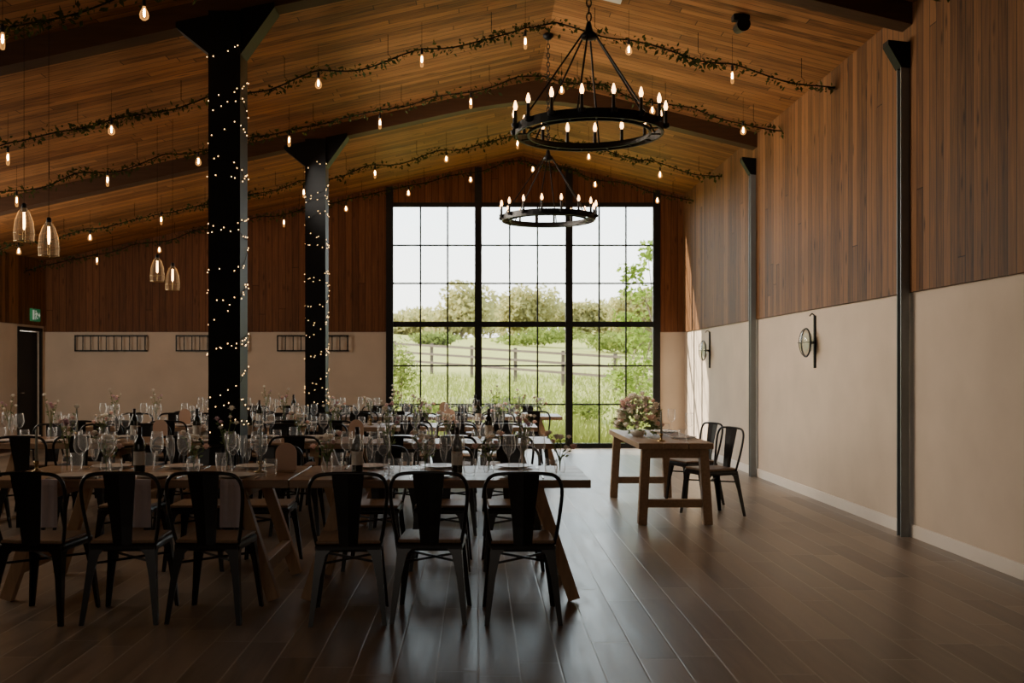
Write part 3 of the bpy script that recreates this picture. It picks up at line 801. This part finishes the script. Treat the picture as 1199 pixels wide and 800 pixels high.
for i in range(15000):
    y = 18.9+16*random.random()**1.5; x = random.uniform(-3.2-(y-18)*.18,5.2+(y-18)*.25)
    h = random.uniform(.10,.42)*(1.2 if y < 22 else .8); z = th(x,y)-.02; dx, dy = random.gauss(0,.12), random.gauss(0,.12); w_ = random.uniform(.007,.017)
    if any((x-a)**2+(y-b_)**2 < c_*c_ for a, b_, c_ in near): continue
    if abs((x+6)*(-13)-(y-40)*13)/18.4 < .35: continue
    v1 = q.bm.verts.new((x-w_,y,z)); v2 = q.bm.verts.new((x+w_,y,z)); v3 = q.bm.verts.new((x+dx,y+dy,z+h)); q.bm.faces.new((v1,v2,v3))
tag(q.obj('tall_grass', M_grass, None, normals=False), 'tall green grass and weeds growing outside the window', 'grass', None, 'stuff')
def plant(name, loc, label, cat, clusters, n, ls, m, trunk, group=None, seed=1):
    random.seed(seed)
    o = thing(name, label, cat, loc, 0, group)
    if trunk:
        q = MB()
        q.tube([(0,0,-.1),(trunk[0]*.02,0,trunk[1]*.5),(0,0,trunk[1])], [trunk[0],trunk[0]*.8,trunk[0]*.5], 7)
        for c_, r_ in clusters: q.tube([(0,0,trunk[1]*.6),(c_[0]*.5,c_[1]*.5,(trunk[1]*.7+c_[2])/2),c_], [trunk[0]*.5,trunk[0]*.35,trunk[0]*.15], 5)
        q.obj('trunk', M_bark, o)
    q = MB()
    for c_, r_ in clusters:
        for i in range(n):
            d_ = rv()*random.random()**.4
            p = Vector(c_)+Vector((d_.x*r_[0],d_.y*r_[1],d_.z*r_[2])); p.z = max(p.z, .03)
            L_ = ls*random.uniform(.6,1.3); q.leaf(p, rv(), rv(), L_, L_*.55)
    q.obj('foliage', m, o, normals=False); return o
FT = [(540,85,328,96,'round tree on the hill behind the left mullion'),(610,96,334,90,'round tree on the hill in the middle window bay'),(690,98,352,90,'broad tree on the hill in the right window bay'),(648,114,352,90,'low tree on the hill beside the right mullion'),(474,94,366,80,'low tree on the hill in the left window bay'),(752,84,338,86,'tree on the hill at the right edge of the window'),(574,130,356,90,'distant low tree between the two round trees on the hill'),(504,116,360,84,'distant low tree left of the left mullion on the hill')]
for i, (px, d_, ty, wp, lb) in enumerate(FT):
    x = (px-560)*d_/1166; zb = th(x,d_); H = 1.45+(431-ty)*d_/1166-zb; W = wp*d_/1166/2
    random.seed(i+60)
    cl = [((random.uniform(-.6,.6)*W,random.uniform(-.5,.5)*W,H*random.uniform(.22,.72)),(W*.5,W*.5,H*.28)) for j in range(9)]+[((0,0,H*.75),(W*.5,W*.5,H*.25))]
    plant('tree', (x,d_,zb), lb, 'tree', cl, 420, .5, M_tree, (.16,H*.6), 'trees on the hill', i)
for i, (px, d_, ty, wp, lb) in enumerate(BS):
    x = (px-560)*d_/1166; zb = th(x,d_); H = max(.4, 1.45+(431-ty)*d_/1166-zb); W = wp*d_/1166/2
    random.seed(i+90)
    cl = [((random.uniform(-.5,.5)*W,random.uniform(-.4,.4)*W,H*random.uniform(.25,.7)),(W*.55,W*.55,H*.3)) for j in range(6)]
    plant('bush', (x,d_,zb), lb, 'bush', cl, 170 if d_ < 30 else 260, .09 if d_ < 30 else .28, M_bush, (.02,H*.5), 'bushes on the meadow', i)
cl = [((-.45,0,3.4),(.32,.25,.26)),((-.3,0,2.95),(.42,.3,.25)),((-.5,.1,2.45),(.38,.3,.22)),((-.35,0,2.0),(.4,.3,.25)),((-.2,0,1.5),(.45,.3,.3)),((-.3,0,.95),(.5,.3,.35)),((-.15,0,3.8),(.22,.2,.24)),((-.7,0,1.25),(.3,.25,.2))]
plant('sapling', (3.6,20.3,0), 'leafy young tree just outside the right window edge', 'tree', cl, 110, .14, M_treey, (.03,3.6), None, 4)
# fence
o = thing('field_fence', 'wooden post and rail fence crossing the meadow', 'fence', (0,0,0))
A = Vector((-6,40,0)); B = Vector((7,27,0)); n = 10; tops = []
for i in range(n):
    p = A.lerp(B, i/(n-1)); z = th(p.x,p.y); tops.append((p.x,p.y,z))
    q = MB(); q.span((p.x-.055,p.y-.055,z-.1),(p.x+.055,p.y+.055,z+1.1)); q.obj('post', M_fence, o)
for hh in (.4,.7,1.0):
    for i in range(n-1):
        a = tops[i]; b_ = tops[i+1]; q = MB(); q.beam((a[0],a[1]-.075,a[2]+hh),(b_[0],b_[1]-.075,b_[2]+hh), .08,.04); q.obj('rail', M_fence, o)

# ------------------------------------------------------------------ light
W = bpy.data.worlds.new('sky'); S.world = W; W.use_nodes = True
nt = W.node_tree; nt.nodes.clear(); N = nt.nodes.new; L = nt.links.new
out = N('ShaderNodeOutputWorld'); bg = N('ShaderNodeBackground'); L(bg.outputs[0], out.inputs[0])
tc = N('ShaderNodeTexCoord'); sp = N('ShaderNodeSeparateXYZ'); L(tc.outputs['Generated'], sp.inputs[0])
cr = N('ShaderNodeValToRGB'); L(sp.outputs[2], cr.inputs[0])
cr.color_ramp.elements[0].position = .0; cr.color_ramp.elements[0].color = (1,.94,.82,1)
cr.color_ramp.elements[1].position = .22; cr.color_ramp.elements[1].color = (.80,.93,1,1)
L(cr.outputs[0], bg.inputs[0]); bg.inputs[1].default_value = 5.4
def lamp(name, typ, loc, direc, energy, col, **kw):
    l = bpy.data.lights.new(name, typ); l.energy = energy; l.color = col
    for k_, v_ in kw.items(): setattr(l, k_, v_)
    o = bpy.data.objects.new(name, l); COL.objects.link(o); o.location = loc
    o.rotation_euler = Vector(direc).to_track_quat('-Z','Y').to_euler(); return o
lamp('sun', 'SUN', (-20,25,20), (.80,-.30,-.48), 19, (1,.86,.66), angle=.015)
pt = lamp('window_portal', 'AREA', (.81,18.2,2.2), (0,-1,0), 1, (1,1,1), shape='RECTANGLE', size=4.9, size_y=4.5)
pt.data.cycles.is_portal = True
lamp('right_wall_fill', 'AREA', (-2.3,11.5,3.85), (1,.03,-.24), 150, (1,.87,.70), shape='RECTANGLE', size=3.2, size_y=.6, spread=2.1)  # unseen area lamp added under the roof to brighten the right wall
lamp('side_fill', 'AREA', (-7.6,10.2,2.75), (1,.0,-.03), 135, (1,.87,.70), shape='RECTANGLE', size=9, size_y=1.1, spread=2.1)  # added fill along the left wall, no window modelled there
lamp('end_wall_fill', 'AREA', (-7.3,12.5,2.0), (.45,1,.0), 76, (1,.87,.70), shape='RECTANGLE', size=1.5, size_y=1.5)  # added fill out of view, lifts the left part of the end wall
lamp('rear_fill', 'AREA', (-1.5,-3.2,2.4), (.1,1,.05), 34, (1,.87,.72), shape='RECTANGLE', size=5, size_y=2)  # added fill behind the camera for the foreground

# ------------------------------------------------------------------ camera
cd = bpy.data.cameras.new('camera'); co = bpy.data.objects.new('camera', cd); COL.objects.link(co)
co.location = (0,0,1.45); co.rotation_euler = (PI/2,0,0)
cd.sensor_width = 36; cd.lens = 35; cd.shift_x = 39.5/1199; cd.shift_y = 31/1199; cd.clip_end = 1000; cd.clip_start = .05
cd.dof.use_dof = True; cd.dof.focus_distance = 8.5; cd.dof.aperture_fstop = 3.2
S.camera = co
